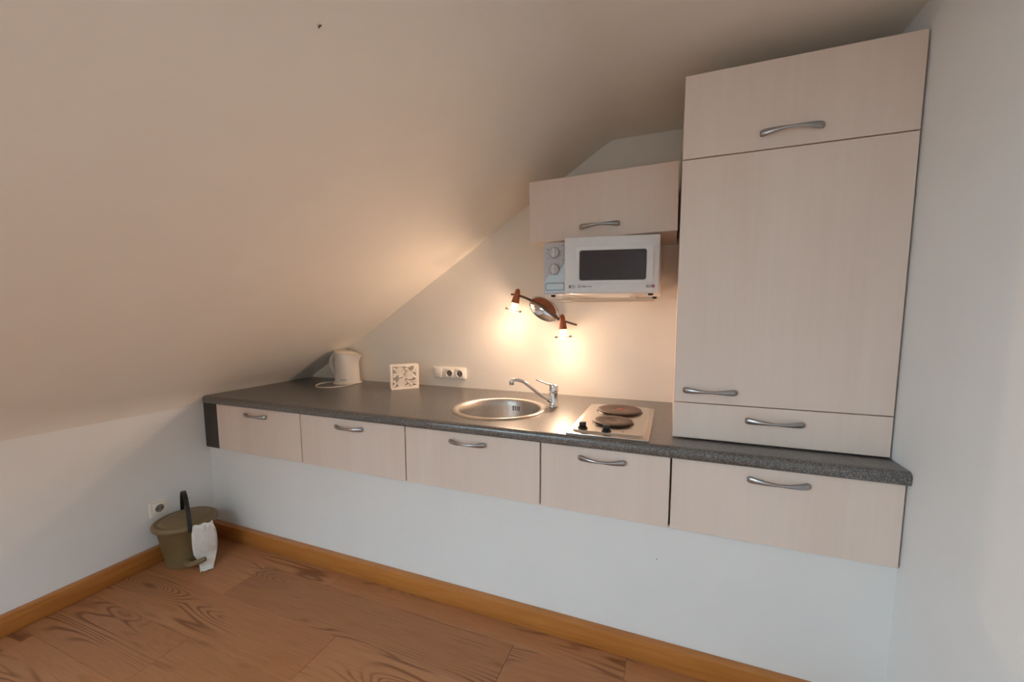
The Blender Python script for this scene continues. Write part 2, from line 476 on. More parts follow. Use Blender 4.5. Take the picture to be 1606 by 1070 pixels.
# ------------------------------------------------------------------ sink
t = tag(empty('sink', (SC.x, SC.y, ZW)), 'round stainless steel sink set into the dark worktop', 'sink')
bm = new_bm()
lathe(bm, [(SR, .0004), (SR-.004, .004), (SR-.02, .0055), (SR-.026, .0042), (SR-.031, -.004), (SR-.036, -.03), (SR-.042, -.11), (SR-.055, -.142), (SR-.085, -.155), (.05, -.160), (.045, -.163),
           (0, -.163)], 72)
obj('basin', bm, 'sink_steel', t, smooth=50)
bm = new_bm()
lathe(bm, [(SR+.0005, .0002), (SR-.003, .0058), (SR-.012, .0075), (SR-.020, .0066), (SR-.025, .0048), (SR-.027, .0035)], 72)
obj('rim', bm, 'brushed_steel', t, smooth=60)
bm = new_bm(); lathe(bm, [(.040, -.1625), (.040, -.158), (.034, -.156), (.012, -.159), (.010, -.154), (0, -.153)], 32)
obj('drain_strainer', bm, 'chrome', t, smooth=40)
for k in range(4):                 # overflow slots on the far side
    ang = math.radians(86.0 + (1.5-k)*3.4)
    R = SR-.0372
    o = boxo('overflow_slot', 'black_void', (-.0024, .0024, -.0016, .0016, -.012, .012), t, .001, seg=1)
    o.location = (R*math.cos(ang), R*math.sin(ang), -.040); o.rotation_euler = (0, 0, ang-PI/2)

# ------------------------------------------------------------------ mixer tap
FX, FY = 1.838, .418
t = tag(empty('mixer_tap', (FX, FY, ZW)), 'chrome single-lever mixer tap behind the round sink', 'tap')
bm = new_bm(); lathe(bm, [(.025, 0), (.025, .004), (.0225, .007), (.0205, .012), (.0205, .066), (.0190, .0675), (0, .0675)], 36)
obj('body', bm, 'chrome', t, smooth=40)
bm = new_bm(); lathe(bm, [(0, .069), (.0195, .069), (.0212, .071), (.0212, .094), (.019, .101), (.010, .1045), (0, .105)], 36)
obj('cartridge_cap', bm, 'chrome', t, smooth=40)
dx, dy = -.86, -.5
S = lambda L, z: (dx*L, dy*L, z)
pts = catmull([S(.012, .018), S(.05, .044), S(.09, .076), S(.135, .1125), S(.152, .1225), S(.176, .1285), S(.203, .1275)], 6)
bm = new_bm(); sweep(bm, pts, .0078, 14)
sp = obj('spout', bm, 'chrome', t, smooth=50)
bm = new_bm(); lathe(bm, [(0, .006), (.0108, .006), (.0112, .002), (.0112, -.014), (.010, -.016), (0, -.016)], 24)
o = obj('aerator', bm, 'chrome', sp, S(.200, .122), smooth=40)
pts = catmull([S(.010, .100), S(.035, .107), S(.062, .118), S(.086, .128)], 5)
bm = new_bm(); n_ = len(pts); sweep(bm, pts, 0, 12, ell=lambda i: (.0055-.001*i/n_, .0036))
obj('lever', bm, 'chrome', t, smooth=50)

# ------------------------------------------------------------------ hob
hx0, hx1, hy0, hy1 = 2.0005, 2.2855, .0065, .5045
t = tag(empty('hob', ((hx0+hx1)/2, (hy0+hy1)/2, ZW)), 'two-plate stainless steel electric hob set into the worktop', 'hob')
hw, hd = (hx1-hx0)/2, (hy1-hy0)/2
boxo('base_plate', 'brushed_steel', (-hw, hw, -hd, hd, .0003, .0055), t, .002)
bm = new_bm(); A = rrect(-hw+.016, hw-.016, -hd+.018, hd-.018, .018); B = rrect(-hw+.022, hw-.022, -hd+.024, hd-.024, .016)
va = [bm.verts.new((x, y, .005)) for x, y in A]; vb = [bm.verts.new((x, y, .0125)) for x, y in B]
for i in range(len(A)): j = (i+1) % len(A); bm.faces.new((va[i], va[j], vb[j], vb[i]))
bm.faces.new(vb)
obj('raised_tray', bm, 'brushed_steel', t, smooth=40)
boxo('underbox', 'rim_dark', (-hw+.018, hw-.018, -hd+.020, hd-.020, -.034, .0), t)
for nm, (px, py), R, lab in (('hotplate', (2.146, .366), .091, 'larger rear hotplate'), ('hotplate', (2.145, .170), .0735, 'smaller front hotplate')):
    loc = (px-(hx0+hx1)/2, py-(hy0+hy1)/2, .0125)
    bm = new_bm(); lathe(bm, [(R-.012, .0118), (R-.004, .0115), (R, .0095), (R, .006), (R-.003, .0045)], 56); lathe(bm, [(0, .0105), (R*.26, .0105), (R*.29, .0118), (R-.012, .0118)], 56)
    h = obj(nm, bm, 'hotplate_iron', t, loc, smooth=40); h['label'] = lab
    bm = new_bm(); lathe(bm, [(R-.002, .005), (R+.003, .003), (R+.006, -.0002), (R-.004, -.0002)], 56)
    obj('rim', bm, 'rim_dark', h, smooth=40)
    bm = new_bm(); lathe(bm, [(0, .0112), (R*.17, .0112), (R*.17, .0104)], 28)
    obj('centre_spot', bm, 'hotplate_red' if R > .08 else 'hotplate_iron', h, (0, 0, .0), smooth=40)
for kx, ky in ((2.052, .056), (2.139, .046)):
    bm = new_bm(); lathe(bm, [(0.0, 0), (.0175, 0), (.0175, .003), (.0145, .006), (.0135, .008), (0, .008)], 28)
    k = obj('knob', bm, 'black_plastic', t, (kx-(hx0+hx1)/2, ky-(hy0+hy1)/2, .0123), smooth=40)
    boxo('knob_grip', 'black_plastic', (-.0115, .0115, -.008, .008, .0075, .024), k, .002)
bm = new_bm(); lathe(bm, [(.0035, 0), (.003, .0015), (0, .002)], 14)
obj('indicator_lamp', bm, 'hotplate_red', t, (2.195-(hx0+hx1)/2, .060-(hy0+hy1)/2, .0125))

# ------------------------------------------------------------------ tall cabinet
ZD, ZDT, ZTT = .9118, 1.7101, 1.9669
t = tag(empty('tall_cabinet', ((X4+W)/2, .4, ZW)), 'tall maple cabinet standing on the right end of the worktop', 'cabinet')
carcass('body', t, X4+.002, W-.004, YT+.045, YB-.003, ZW+.0005, ZTT-.001)
P = t.location
def tfront(name, z0, z1, hx, hz, lab):
    f = front(name, t, X4+.0012, W, YT, z0, z1); f['label'] = lab
    h = bpy.data.objects.new('handle', HM); COL.objects.link(h); h.parent = f
    h.location = Vector((hx, YT, hz)) - P - f.location; h['label'] = 'brushed metal bow handle'
tfront('drawer_front', ZW+.005, ZD-.0015, 2.6585, .8665, 'narrow lower drawer front')
tfront('door', ZD+.0015, ZDT-.0018, 2.4685, .955, 'large middle door')
tfront('flap_door', ZDT+.0018, ZTT, 2.656, 1.757, 'upper flap door')

# ------------------------------------------------------------------ wall cabinet above the microwave (hangs slightly crooked)
UW, UH, YU = .600, .2575, .3246
t = tag(empty('wall_cabinet', (2.3525, YU, 1.533), rot=(0, -.0185, 0)), 'small maple wall cabinet with one flap, above the microwave', 'cabinet')
bm = new_bm(); T = .016
y0, y1 = .0195, YB-YU-.002
box(bm, -UW+.002, -UW+.002+T, y0, y1, .006, UH-.001); box(bm, -T-.002, -.002, y0, y1, .006, UH-.001)
box(bm, -UW+.002+T, -T-.002, y0, y1, .006, .006+T); box(bm, -UW+.002+T, -T-.002, y0, y1, UH-.001-T, UH-.001); box(bm, -UW+.002+T, -T-.002, y1-T, y1, .006+T, UH-.001-T)
obj('body', bm, 'maple', t)
f = boxo('flap_door', 'maple', (-UW, 0, 0, .0185, 0, UH), t, .0012, seg=1)
h = bpy.data.objects.new('handle', HM); COL.objects.link(h); h.parent = f
h.location = Vector((-.2975, 0, .0475)) - f.location; h['label'] = 'brushed metal bow handle'

# ------------------------------------------------------------------ microwave on its wall bracket
TH = .187
DO = Vector((1.8695, .1395, 1.2905))          # the door stands slightly ajar, hinged on its right
MO = Vector((1.843, .228, 1.2905))
mw = tag(empty('microwave', MO), 'white microwave oven with dark window, door slightly ajar, under the small wall cabinet', 'microwave')
MW_, MH, DX = .4335, .2145, .083
PX = .452-.0035; PANW = .104
boxo('body', 'appliance_white', (.002, PX, .0225, .442, .004, MH-.004), mw, .004)
boxo('control_panel', 'panel_grey', (0, PANW, .010, .0225, .002, MH-.003), mw, .003)
dr = boxo('door', 'appliance_white', (DX+.001, MW_, 0, .0215, .0, MH), mw, .006, seg=3)
dl = dr.location.copy()
dr.matrix_local = Matrix.Translation(DO-MO) @ Matrix.Rotation(TH, 4, 'Z') @ Matrix.Translation(dl)
wx0, wx1, wz0, wz1 = .142, .384, .051, .160
bm = new_bm()
ring_prism(bm, [(x-dl.x, z-dl.z) for x, z in rrect(wx0-.018, wx1+.026, wz0-.014, wz1+.015, .016)], [(x-dl.x, z-dl.z) for x, z in rrect(wx0-.002, wx1+.002, wz0-.002, wz1+.002, .009)], -.0065-dl.y, .002-dl.y)
o = obj('door_frame', bm, 'appliance_white', dr, smooth=40)
bm = new_bm(); prism(bm, [(x-dl.x, z-dl.z) for x, z in rrect(wx0-.001, wx1+.001, wz0-.001, wz1+.001, .008)], .003, 'y', -.0022-dl.y)
obj('window_glass', bm, 'oven_glass', dr)
pts = [(.405-dl.x, -.002-dl.y-.0045*math.sin(PI*k/12), .048+.120*k/12-dl.z) for k in range(13)]
bm = new_bm(); sweep(bm, pts, 0, 10, ell=lambda i: (.0055, .003), up=Vector((0, -1, 0)))
obj('grip_ridge', bm, 'appliance_white', dr, smooth=60)
for kz in (.170, .105):
    bm = new_bm(); lathe(bm, [(0, 0), (.0215, 0), (.0215, .0022), (.0198, .0030), (.0190, .010), (.0175, .012), (0, .012)], 30)
    k = obj('dial', bm, 'panel_grey', mw, (.0455, .010, kz), (PI/2, 0, 0), smooth=40)
    bm = new_bm(); lathe(bm, [(.0215, .0005), (.0232, .0006), (.0232, .0010), (.0215, .0012)], 30); obj('dial_ring', bm, 'print_grey', k)
    boxo('dial_grip', 'appliance_white', (-.0045, .0045, -.0180, .0180, .010, .019), k, .0025)
pb = boxo('door_button', 'print_blue', (.011, .086, .006, .012, .0215, .0475), mw, .004)
bm = new_bm(); A = rrect(.0085, .0885, .019, .050, .006); B = rrect(.011, .086, .0215, .0475, .005)
ring_prism(bm, [(x-pb.location.x, z-pb.location.z) for x, z in A], [(x-pb.location.x, z-pb.location.z) for x, z in B], .0085-pb.location.y, .0105-pb.location.y)
obj('button_frame', bm, 'print_grey', pb)
sw = [(.006, .012), (.006, .050)] + [(x, z) for x, z in bez((.006, .056), (.020, .104), (.074, .072), (.096, .158), 12)] + [(.096, .012)]
bm = new_bm(); prism(bm, sw, .0006, 'y', .0095); obj('printed_swoosh', bm, 'print_blue', mw)
bm = new_bm()     # dial scale marks
for kz in (.170, .105):
    for q in range(9):
        a = math.radians(-150 + q*37.5)
        x, z = .0455+.0285*math.sin(a), kz+.0285*math.cos(a)
        if .004 < x < .098: box(bm, x-.0010, x+.0010, .0092, .0098, z-.0016, z+.0016)
for x, z, l in ((.080, .200, .008), (.082, .140, .007), (.017, .186, .014), (.014, .170, .007), (.019, .150, .008)):
    box(bm, x-l/2, x+l/2, .0092, .0098, z-.0012, z+.0012)
obj('dial_markings', bm, 'print_grey', mw)
# door prints: small badge and lettering at the left, mirrored maker's mark at the right
bm = new_bm()
bx, bz = .101, .0215
ring_prism(bm, [(bx, bz), (bx+.024, bz), (bx+.024, bz+.011), (bx, bz+.011)], [(bx+.0012, bz+.0012), (bx+.0228, bz+.0012), (bx+.0228, bz+.0098), (bx+.0012, bz+.0098)], -.0006, .0004)
box(bm, bx+.001, bx+.008, -.0006, .0004, bz+.001, bz+.010)
for q in range(3): box(bm, bx+.010, bx+.021, -.0006, .0004, bz+.0022+q*.003, bz+.0034+q*.003)
box(bm, .151, .166, -.0006, .0004, bz+.0035, bz+.0075); 
for q in range(6): box(bm, .168+q*.0036, .1705+q*.0036, -.0006, .0004, bz+.0038, bz+.0072)
cx_ = .1395; C1 = [(cx_+.0060*math.cos(2*PI*k/20), bz+.0055+.0060*math.sin(2*PI*k/20)) for k in range(20)]; C2 = [(cx_+.0042*math.cos(2*PI*k/20), bz+.0055+.0042*math.sin(2*PI*k/20)) for k in range(20)]
ring_prism(bm, C1, C2, -.0006, .0004); box(bm, cx_, cx_+.010, -.0006, .0004, bz+.0045, bz+.0065)
for v in bm.verts: v.co -= dl
obj('badge_print', bm, 'print_grey', dr)
bm = new_bm()
prism(bm, [(.4115-dl.x+.0066*math.cos(2*PI*k/24), .0255-dl.z+.0066*math.sin(2*PI*k/24)) for k in range(24)], .001, 'y', -.0006-dl.y)
obj('logo_disc', bm, 'logo_red', dr)
bm = new_bm()   # face mark inside the disc
ring_prism(bm, [(.4115+.0048*math.cos(2*PI*k/20), .0255+.0048*math.sin(2*PI*k/20)) for k in range(20)], [(.4115+.0040*math.cos(2*PI*k/20), .0255+.0040*math.sin(2*PI*k/20)) for k in range(20)], -.0009, 0)
box(bm, .4112, .4118, -.0009, 0, .0225, .0285); box(bm, .409, .4118, -.0009, 0, .0225, .0231)
for v in bm.verts: v.co -= dl
obj('logo_face', bm, 'appliance_white', dr)
tc = bpy.data.curves.new('logo_letters', 'FONT'); tc.body = 'LG'; tc.size = .0135; tc.align_x = 'CENTER'; tc.extrude = .0004; tc.offset = .0002
to = bpy.data.objects.new('tmp', tc); COL.objects.link(to)
dg = bpy.context.evaluated_depsgraph_get(); lme = bpy.data.meshes.new_from_object(to.evaluated_get(dg)); bpy.data.objects.remove(to)
for v in lme.vertices: v.co = Vector((.3945 - v.co.x, -.0006 - v.co.z, .0208 + v.co.y)) - dl
lme.materials.clear(); lme.materials.append(MATS['print_dark'])
lo_ = bpy.data.objects.new('logo_letters', lme); COL.objects.link(lo_); lo_.parent = dr
for fx, fy in ((.03, .05), (.42, .05), (.03, .40), (.42, .40)):
    bm = new_bm(); lathe(bm, [(0, -.006), (.009, -.006), (.010, .0), (.010, .005), (0, .005)], 16)
    obj('foot', bm, 'black_plastic', mw, (fx, fy, 0))
# bracket
br = tag(empty('microwave_bracket', (2.08, YB, 1.27)), 'cream metal wall bracket carrying the microwave', 'bracket')
zb_ = 1.2835
for x in (1.93, 2.20):
    l = boxo('arm', 'bracket_metal', (x-.012-2.08, x+.012-2.08, .250-YB, -.004, zb_-.009-1.27, zb_-1.27-.0005), br, .002)
    boxo('wall_plate', 'bracket_metal', (x-.015-2.08, x+.015-2.08, -.0045, -.0005, .004, .10), br, .001, seg=1)
    bm = new_bm(); lathe(bm, [(0, -.004), (.006, -.004), (.006, .003), (0, .003)], 12); obj('screw', bm, 'black_plastic', br, (x-2.08, .28-YB, zb_-.011-1.27))
bm = new_bm(); sweep(bm, [(1.86-2.08, .262-YB, zb_-.012-1.27), (2.27-2.08, .262-YB, zb_-.012-1.27)], .0045, 10); obj('crossbar', bm, 'bracket_metal', br, smooth=50)
bm = new_bm(); sweep(bm, [(1.86-2.08, .46-YB, zb_-.012-1.27), (2.27-2.08, .46-YB, zb_-.012-1.27)], .0045, 10); obj('crossbar', bm, 'bracket_metal', br, smooth=50)

# ------------------------------------------------------------------ twin spot wall lamp
LC = Vector((1.702, YB, 1.241))
lt = tag(empty('wall_lamp', LC), 'lit twin-spot wall lamp with oval chrome base and copper spot heads', 'lamp')
bm = new_bm(); lathe(bm, [(.094, 0), (.094, .004), (.090, .009), (.084, .0105), (.070, .014), (.03, .019), (0, .020)], 56, 1, .60)
bp_ = obj('base_plate', bm, 'chrome', lt, (0, -.0003, 0), smooth=50)
bp_.matrix_local = Matrix.Translation((0, -.0003, 0)) @ Matrix.Rotation(math.radians(33), 4, 'Y') @ Matrix.Rotation(PI/2, 4, 'X')
bm = new_bm(); grid = []
for q in range(7):
    rr_ = .078*q/6; grid.append([bm.verts.new((rr_*math.cos(PI*k/20), .60*rr_*math.sin(PI*k/20)+.004, .0232-1.25*rr_*rr_)) for k in range(21)])
for A, B in zip(grid, grid[1:]):
    for k in range(20): bm.faces.new((A[k], A[k+1], B[k+1], B[k]))
bmesh.ops.remove_doubles(bm, verts=bm.verts, dist=1e-6)
bmesh.ops.solidify(bm, geom=bm.faces[:], thickness=.0015)
obj('copper_half', bm, 'copper', bp_)  # copper-coloured shell over the upper half of the base plate
rodp = [(1.549, .605, 1.318), (1.574, .603, 1.316), (1.606, .60, 1.307), (1.641, .598, 1.294), (1.680, .598, 1.275), (1.719, .598, 1.254), (1.757, .598, 1.225), (1.787, .598, 1.203), (1.81, .60, 1.189), (1.847, .60, 1.177), (1.873, .603, 1.168), (1.902, .605, 1.160)]
pp = [p - LC for p in catmull(rodp, 4)]
bm = new_bm(); N = len(pp); sweep(bm, pp, [.0048 + .0032*math.sin(PI*i/(N-1))**2 for i in range(N)], 12)
obj('rod', bm, 'bronze', lt, smooth=60)
bm = new_bm(); sweep(bm, [Vector((1.719, .600, 1.254))-LC, Vector((1.712, YB-.012, 1.248))-LC], .008, 14); obj('stem', bm, 'chrome', lt, smooth=60)
def soften(ld):      # the bulbs' glow falls off gently close to the glass
    ld.use_nodes = True; nt = ld.node_tree
    em = next(n for n in nt.nodes if n.type == 'EMISSION'); fo = nt.nodes.new('ShaderNodeLightFalloff')
    fo.inputs['Strength'].default_value = 1.0; fo.inputs['Smooth'].default_value = SMOOTH
    nt.links.new(fo.outputs['Quadratic'], em.inputs['Strength'])
def spot_head(top, bot, aim):
    top = Vector(top); ax = (Vector(bot)-top).normalized()
    h = bpy.data.objects.new('spot_head', None)
    q = ax.to_track_quat('-Z', 'Y')
    bm = new_bm()
    lathe(bm, [(0, .0), (.006, -.001), (.0105, -.006), (.0135, -.016), (.0158, -.030), (.0185, -.055), (.0215, -.074), (.0195, -.0745), (.0, -.0735)], 28)
    hd = obj('spot_head', bm, 'copper', lt, top-LC, smooth=50); hd.rotation_mode = 'QUATERNION'; hd.rotation_quaternion = q
    hd['label'] = 'copper spot head with lit halogen bulb'
    bm = new_bm(); lathe(bm, [(.0165, -.0752), (.0165, -.086), (.015, -.093), (.017, -.100)], 24); obj('lamp_neck', bm, 'bulb_neck', hd, smooth=60)
    bm = new_bm(); lathe(bm, [(.017, -.1000), (.024, -.1075), (.0285, -.1135), (.0285, -.116)], 28); obj('reflector', bm, 'bulb_neck', hd, smooth=60)
    bm = new_bm(); lathe(bm, [(.0285, -.1165), (.0255, -.1195), (.015, -.122), (0, -.1228)], 28); obj('bulb', bm, 'bulb_glow', hd, smooth=60)
    bm = new_bm(); lathe(bm, [(.0292, -.108), (.043, -.1105), (.0432, -.1145), (.0292, -.1120), (.0292, -.108)], 40); obj('glass_ring', bm, 'ring_glass', hd, smooth=30)
    bm = new_bm(); sweep(bm, [(.0437*math.cos(2*PI*k/32), .0437*math.sin(2*PI*k/32), -.1125) for k in range(33)], .0011, 6); obj('ring_edge', bm, 'bronze', hd, smooth=60)
    for s in range(3):
        a = 2*PI*s/3+.5; o = boxo('ring_clip', 'bronze', (-.002, .002, -.002, .002, -.118, -.100), hd); o.location = (.0435*math.cos(a), .0435*math.sin(a), -.111); o.scale = (1, 1, .55)
    ld = bpy.data.lights.new('halogen_spot', 'SPOT'); ld.energy = LAMP_W; ld.color = LAMP_COL; ld.spot_size = math.radians(150); ld.spot_blend = 1.0; ld.shadow_soft_size = .02
    lo = bpy.data.objects.new('halogen_spot', ld); COL.objects.link(lo)
    pd = bpy.data.lights.new('halogen_glow', 'POINT'); pd.energy = POINT_W; pd.color = LAMP_COL; pd.shadow_soft_size = .02
    pn = bpy.data.objects.new('halogen_glow', pd); COL.objects.link(pn); pn.location = top + ax*.150
    soften(pd); soften(ld)
    lo.location = top + ax*.150; lo.rotation_mode = 'QUATERNION'; lo.rotation_quaternion = Vector(aim).to_track_quat('-Z', 'Y')
spot_head((1.591, .600, 1.346), (1.560, .606, 1.23), (-.6, .1, -1))
spot_head((1.827, .600, 1.213), (1.833, .606, 1.096), (.05, -.05, -1))

# ------------------------------------------------------------------ triple socket on the back wall
def socket_insert(parent, x, z, y, s=.0255, gang=True):
    p = boxo('socket_insert', 'socket_plastic', (x-s, x+s, y-.003, y, z-s, z+s), parent, .0015)
    bm = new_bm(); lathe(bm, [(.0190, .0008), (.0188, .0012), (0, .0012)], 32)
    w_ = obj('socket_well_shade', bm, 'socket_well_shade', p, (0, -.0008, 0), (PI/2, 0, 0), smooth=40)
    bm = new_bm(); lathe(bm, [(.0228, .0007), (.0222, .0034), (.0205, .0036), (.0190, .0009)], 32); obj('socket_rim', bm, 'socket_plastic', p, (0, -.0008, 0), (PI/2, 0, 0), smooth=40)
    for sx in (-.0095, .0095):
        bm = new_bm(); lathe(bm, [(.0034, .0), (.0034, .0006), (0, .0006)], 12); obj('pin_hole', bm, 'black_void', p, (sx*.9, -.0020, 0), (PI/2, 0, 0))
    for sz in (-.0185, .0185):
        boxo('earth_clip', 'handle_metal', (-.003, .003, -.0045, -.001, sz-.0016, sz+.0016), p)
t = tag(empty('triple_socket', (1.117, YB, .867)), 'cream triple wall plate with one switch and two sockets above the worktop', 'socket')
bm = new_bm(); A = rrect(-.111, .111, -.035, .035, .010); B = rrect(-.107, .107, -.031, .031, .008)
va = [bm.verts.new((x, -.0003, z)) for x, z in A]; vm = [bm.verts.new((x, -.007, z)) for x, z in A]; vb = [bm.verts.new((x, -.0105, z)) for x, z in B]
for L1, L2 in ((va, vm), (vm, vb)):
    for i in range(len(A)): j = (i+1) % len(A); bm.faces.new((L1[i], L1[j], L2[j], L2[i]))
bm.faces.new(vb); bm.faces.new(va[::-1])
obj('wall_plate', bm, 'socket_plastic', t, smooth=40)
boxo('switch_rocker', 'socket_plastic', (-.103, -.051, -.0145, -.0105, -.0265, .0265), t, .0015)
socket_insert(t, 0.004, 0, -.0105); socket_insert(t, .073, 0, -.0105)
# single socket on the left knee wall
t = tag(empty('wall_socket', (0, -.236, .262), rotz=PI/2), 'white single wall socket low on the left wall behind the bin', 'socket')
bm = new_bm(); va = [bm.verts.new((x, -.0003, z)) for x, z in rrect(-.039, .039, -.039, .039, .006)]; vb = [bm.verts.new((x, -.008, z)) for x, z in rrect(-.036, .036, -.036, .036, .005)]
for i in range(len(va)): j = (i+1) % len(va); bm.faces.new((va[i], va[j], vb[j], vb[i]))
bm.faces.new(vb); bm.faces.new(va[::-1])
obj('wall_plate', bm, 'socket_plastic', t, smooth=40)
socket_insert(t, 0, 0, -.008)

# ------------------------------------------------------------------ kettle
KX, KY = .425, .598
t = tag(empty('kettle', (KX, KY, ZW)), 'cream plastic electric kettle at the left end of the worktop', 'kettle')
bm = new_bm()
H = .185; NZ, NA = 14, 36
rings = []
for iz in range(NZ+1):
    s = iz/NZ; z = .006 + H*s
    r = .079 - .010*s + .004*s*s
    ring = []
    for k in range(NA):
        a = 2*PI*k/NA
        sp_ = math.exp(-(a if a < PI else a-2*PI)**2/.16) * max(0, (s-.35)/.65)**2 * .048
        top = -.010*(1-math.cos(a))*.5*(s**4)*0
        ring.append(bm.verts.new(((r+sp_)*math.cos(a), (r*.92+sp_*.0)*math.sin(a)*1.0, z + (.012*math.cos(a-PI)+0.0)*s**3)))
    rings.append(ring)
for A, B in zip(rings, rings[1:]):
    for k in range(NA): bm.faces.new((A[k], A[(k+1)%NA], B[(k+1)%NA], B[k]))
bm.faces.new(rings[0][::-1])
c = bm.verts.new((-.01, 0, .006+H+.008))
for k in range(NA): bm.faces.new((rings[-1][k], rings[-1][(k+1)%NA], c))
kb = obj('body', bm, 'kettle_plastic', t, smooth=50)
bm = new_bm(); lathe(bm, [(.085, 0), (.085, .004), (.080, .0058), (0, .0058)], 36); obj('base', bm, 'kettle_plastic', t, smooth=40)
hp = catmull([(-.052, 0, .186), (-.085, 0, .184), (-.118, 0, .160), (-.130, 0, .120), (-.118, 0, .080), (-.094, 0, .045), (-.070, 0, .020)], 6)
bm = new_bm(); N = len(hp); sweep(bm, hp, 0, 14, ell=lambda i: (.014, .0115 + .005*abs(2*i/N-1)), up=Vector((1, 0, .3)))
obj('handle', bm, 'kettle_plastic', t, smooth=60)
bm = new_bm(); lathe(bm, [(.052, -.002), (.052, .0012), (.046, .003), (0, .005)], 32); obj('lid', bm, 'kettle_plastic', t, (-.014, 0, .006+H+.0045), (0, .09, 0), smooth=40)
bm = new_bm()   # small dark maker lettering low on the body
ang0 = math.radians(-66)
for q, (wd, hh_) in enumerate(((.004, .006), (.003, .0045), (.003, .0045), (.0025, .0045), (.004, .005), (.003, .0045), (.003, .005))):
    a = ang0 + (q-3)*.065; R_ = .0795
    M = Matrix.Translation((R_*math.cos(a), R_*.92*math.sin(a), .027)) @ Matrix.Rotation(a+PI/2, 4, 'Z')
    vs = box(bm, -wd/2, wd/2, -.0006, .001, -hh_/2, hh_/2)
    for v in vs: v.co = M @ v.co
obj('lettering', bm, 'print_grey', t)
cp = catmull([(.355, .585, ZW+.006), (.330, .545, ZW+.0035), (.312, .495, ZW+.0035), (.345, .425, ZW+.0035), (.405, .388, ZW+.0035), (.470, .398, ZW+.0035), (.515, .455, ZW+.0035), (.522, .530, ZW+.0035), (.505, .605, ZW+.0035), (.497, .645, ZW+.0035)], 6)
bm = new_bm(); sweep(bm, [p-t.location for p in cp], .0032, 8); obj('cord', bm, 'kettle_plastic', t, smooth=60)

# ------------------------------------------------------------------ pierced napkin holder
A_, B_ = Vector((.859, .478, ZW)), Vector((.967, .594, ZW))
NW = (B_-A_).length; ang = math.atan2(B_.y-A_.y, B_.x-A_.x)
t = tag(empty('napkin_holder', A_, rotz=ang), 'white pierced napkin holder with rose pattern, beside the wall sockets', 'napkin holder')
NH = .143
def rose(bm, cx, cz, R, y0, y1):
    pts = []
    for k in range(30):
        a = 2*PI*k/30; r = R*(1+.10*math.cos(6*a)); pts.append((cx+r*math.cos(a), cz+r*math.sin(a)))
    prism(bm, pts, .0015, 'y', .0045)
    for q, (ra, rb2) in enumerate(((1.0, .80), (.66, .46), (.32, .10))):
        n = 24; wv = lambda a: 1+.10*math.cos((6-q)*a+q)
        o_ = [(cx+R*ra*wv(2*PI*k/n)*math.cos(2*PI*k/n), cz+R*ra*wv(2*PI*k/n)*math.sin(2*PI*k/n)) for k in range(n)]
        i_ = [(cx+(x-cx)*rb2/ra, cz+(z-cz)*rb2/ra) for x, z in o_]
        ring_prism(bm, o_, i_, -.0006, .0046)
def leaf(bm, x, z, a, L, wd, y0, y1):
    n = 8; up_ = [(k/n*L, wd*math.sin(PI*(k/n)**.8)) for k in range(n+1)]; dn = [(k/n*L, -wd*math.sin(PI*(k/n)**.8)) for k in range(n-1, 0, -1)]
    ca, sa = math.cos(a), math.sin(a)
    prism(bm, [(x+u*ca-v*sa, z+u*sa+v*ca) for u, v in up_+dn], y1-y0, 'y', y0)
bm = new_bm(); ring_prism(bm, rrect(0, NW, 0, NH, .005, 3), rrect(.010, NW-.010, .012, NH-.010, .002, 3), 0, .006)
fp = obj('front_panel', bm, 'napkin_white', t, smooth=40)
roses = ((.055, .103, .0235), (.107, .080, .0235), (.060, .037, .0255))
for cx, cz, R in roses:
    bm = new_bm(); rose(bm, cx, cz, R, .001, .005); obj('rose', bm, 'napkin_white', fp)
leaves = [(.012,.125,-.5,.03,.008),(.085,.128,.2,.035,.009),(.080,.122,-.5,.03,.008),(.148,.130,-2.3,.04,.008),(.130,.120,.9,.022,.008),(.012,.090,-.2,.032,.010),(.012,.070,.7,.030,.009),(.040,.072,.2,.030,.009),
          (.085,.060,2.3,.030,.009),(.088,.050,-.6,.035,.010),(.098,.052,-1.1,.040,.009),(.146,.060,2.4,.035,.009),(.146,.050,3.6,.035,.010),(.146,.030,2.7,.042,.010),(.012,.055,-.9,.035,.009),(.012,.014,.9,.035,.009),
          (.034,.012,.3,.03,.007),(.080,.014,.4,.03,.009),(.110,.012,1.0,.032,.008),(.146,.100,2.9,.03,.008),(.125,.040,-.7,.03,.008),(.075,.082,-2.0,.03,.008),(.028,.080,1.2,.022,.008)]
for L in leaves:
    L = L[:4] + (L[4]*.62,)
    bm = new_bm(); leaf(bm, *L, .0015, .005); obj('leaf', bm, 'napkin_white', fp)
bm = new_bm(); ring_prism(bm, rrect(0, NW, 0, NH, .005, 3), rrect(.010, NW-.010, .012, NH-.010, .002, 3), .036, .042)
bp2 = obj('back_panel', bm, 'napkin_white', t)
for ch in [c for c in fp.children if c.name.startswith('rose')]:
    c_ = ch.copy(); COL.objects.link(c_); c_.parent = bp2; c_.location = (0, .036, 0)
boxo('base', 'napkin_white', (0.002, NW-.002, .006, .036, 0, .006), t)

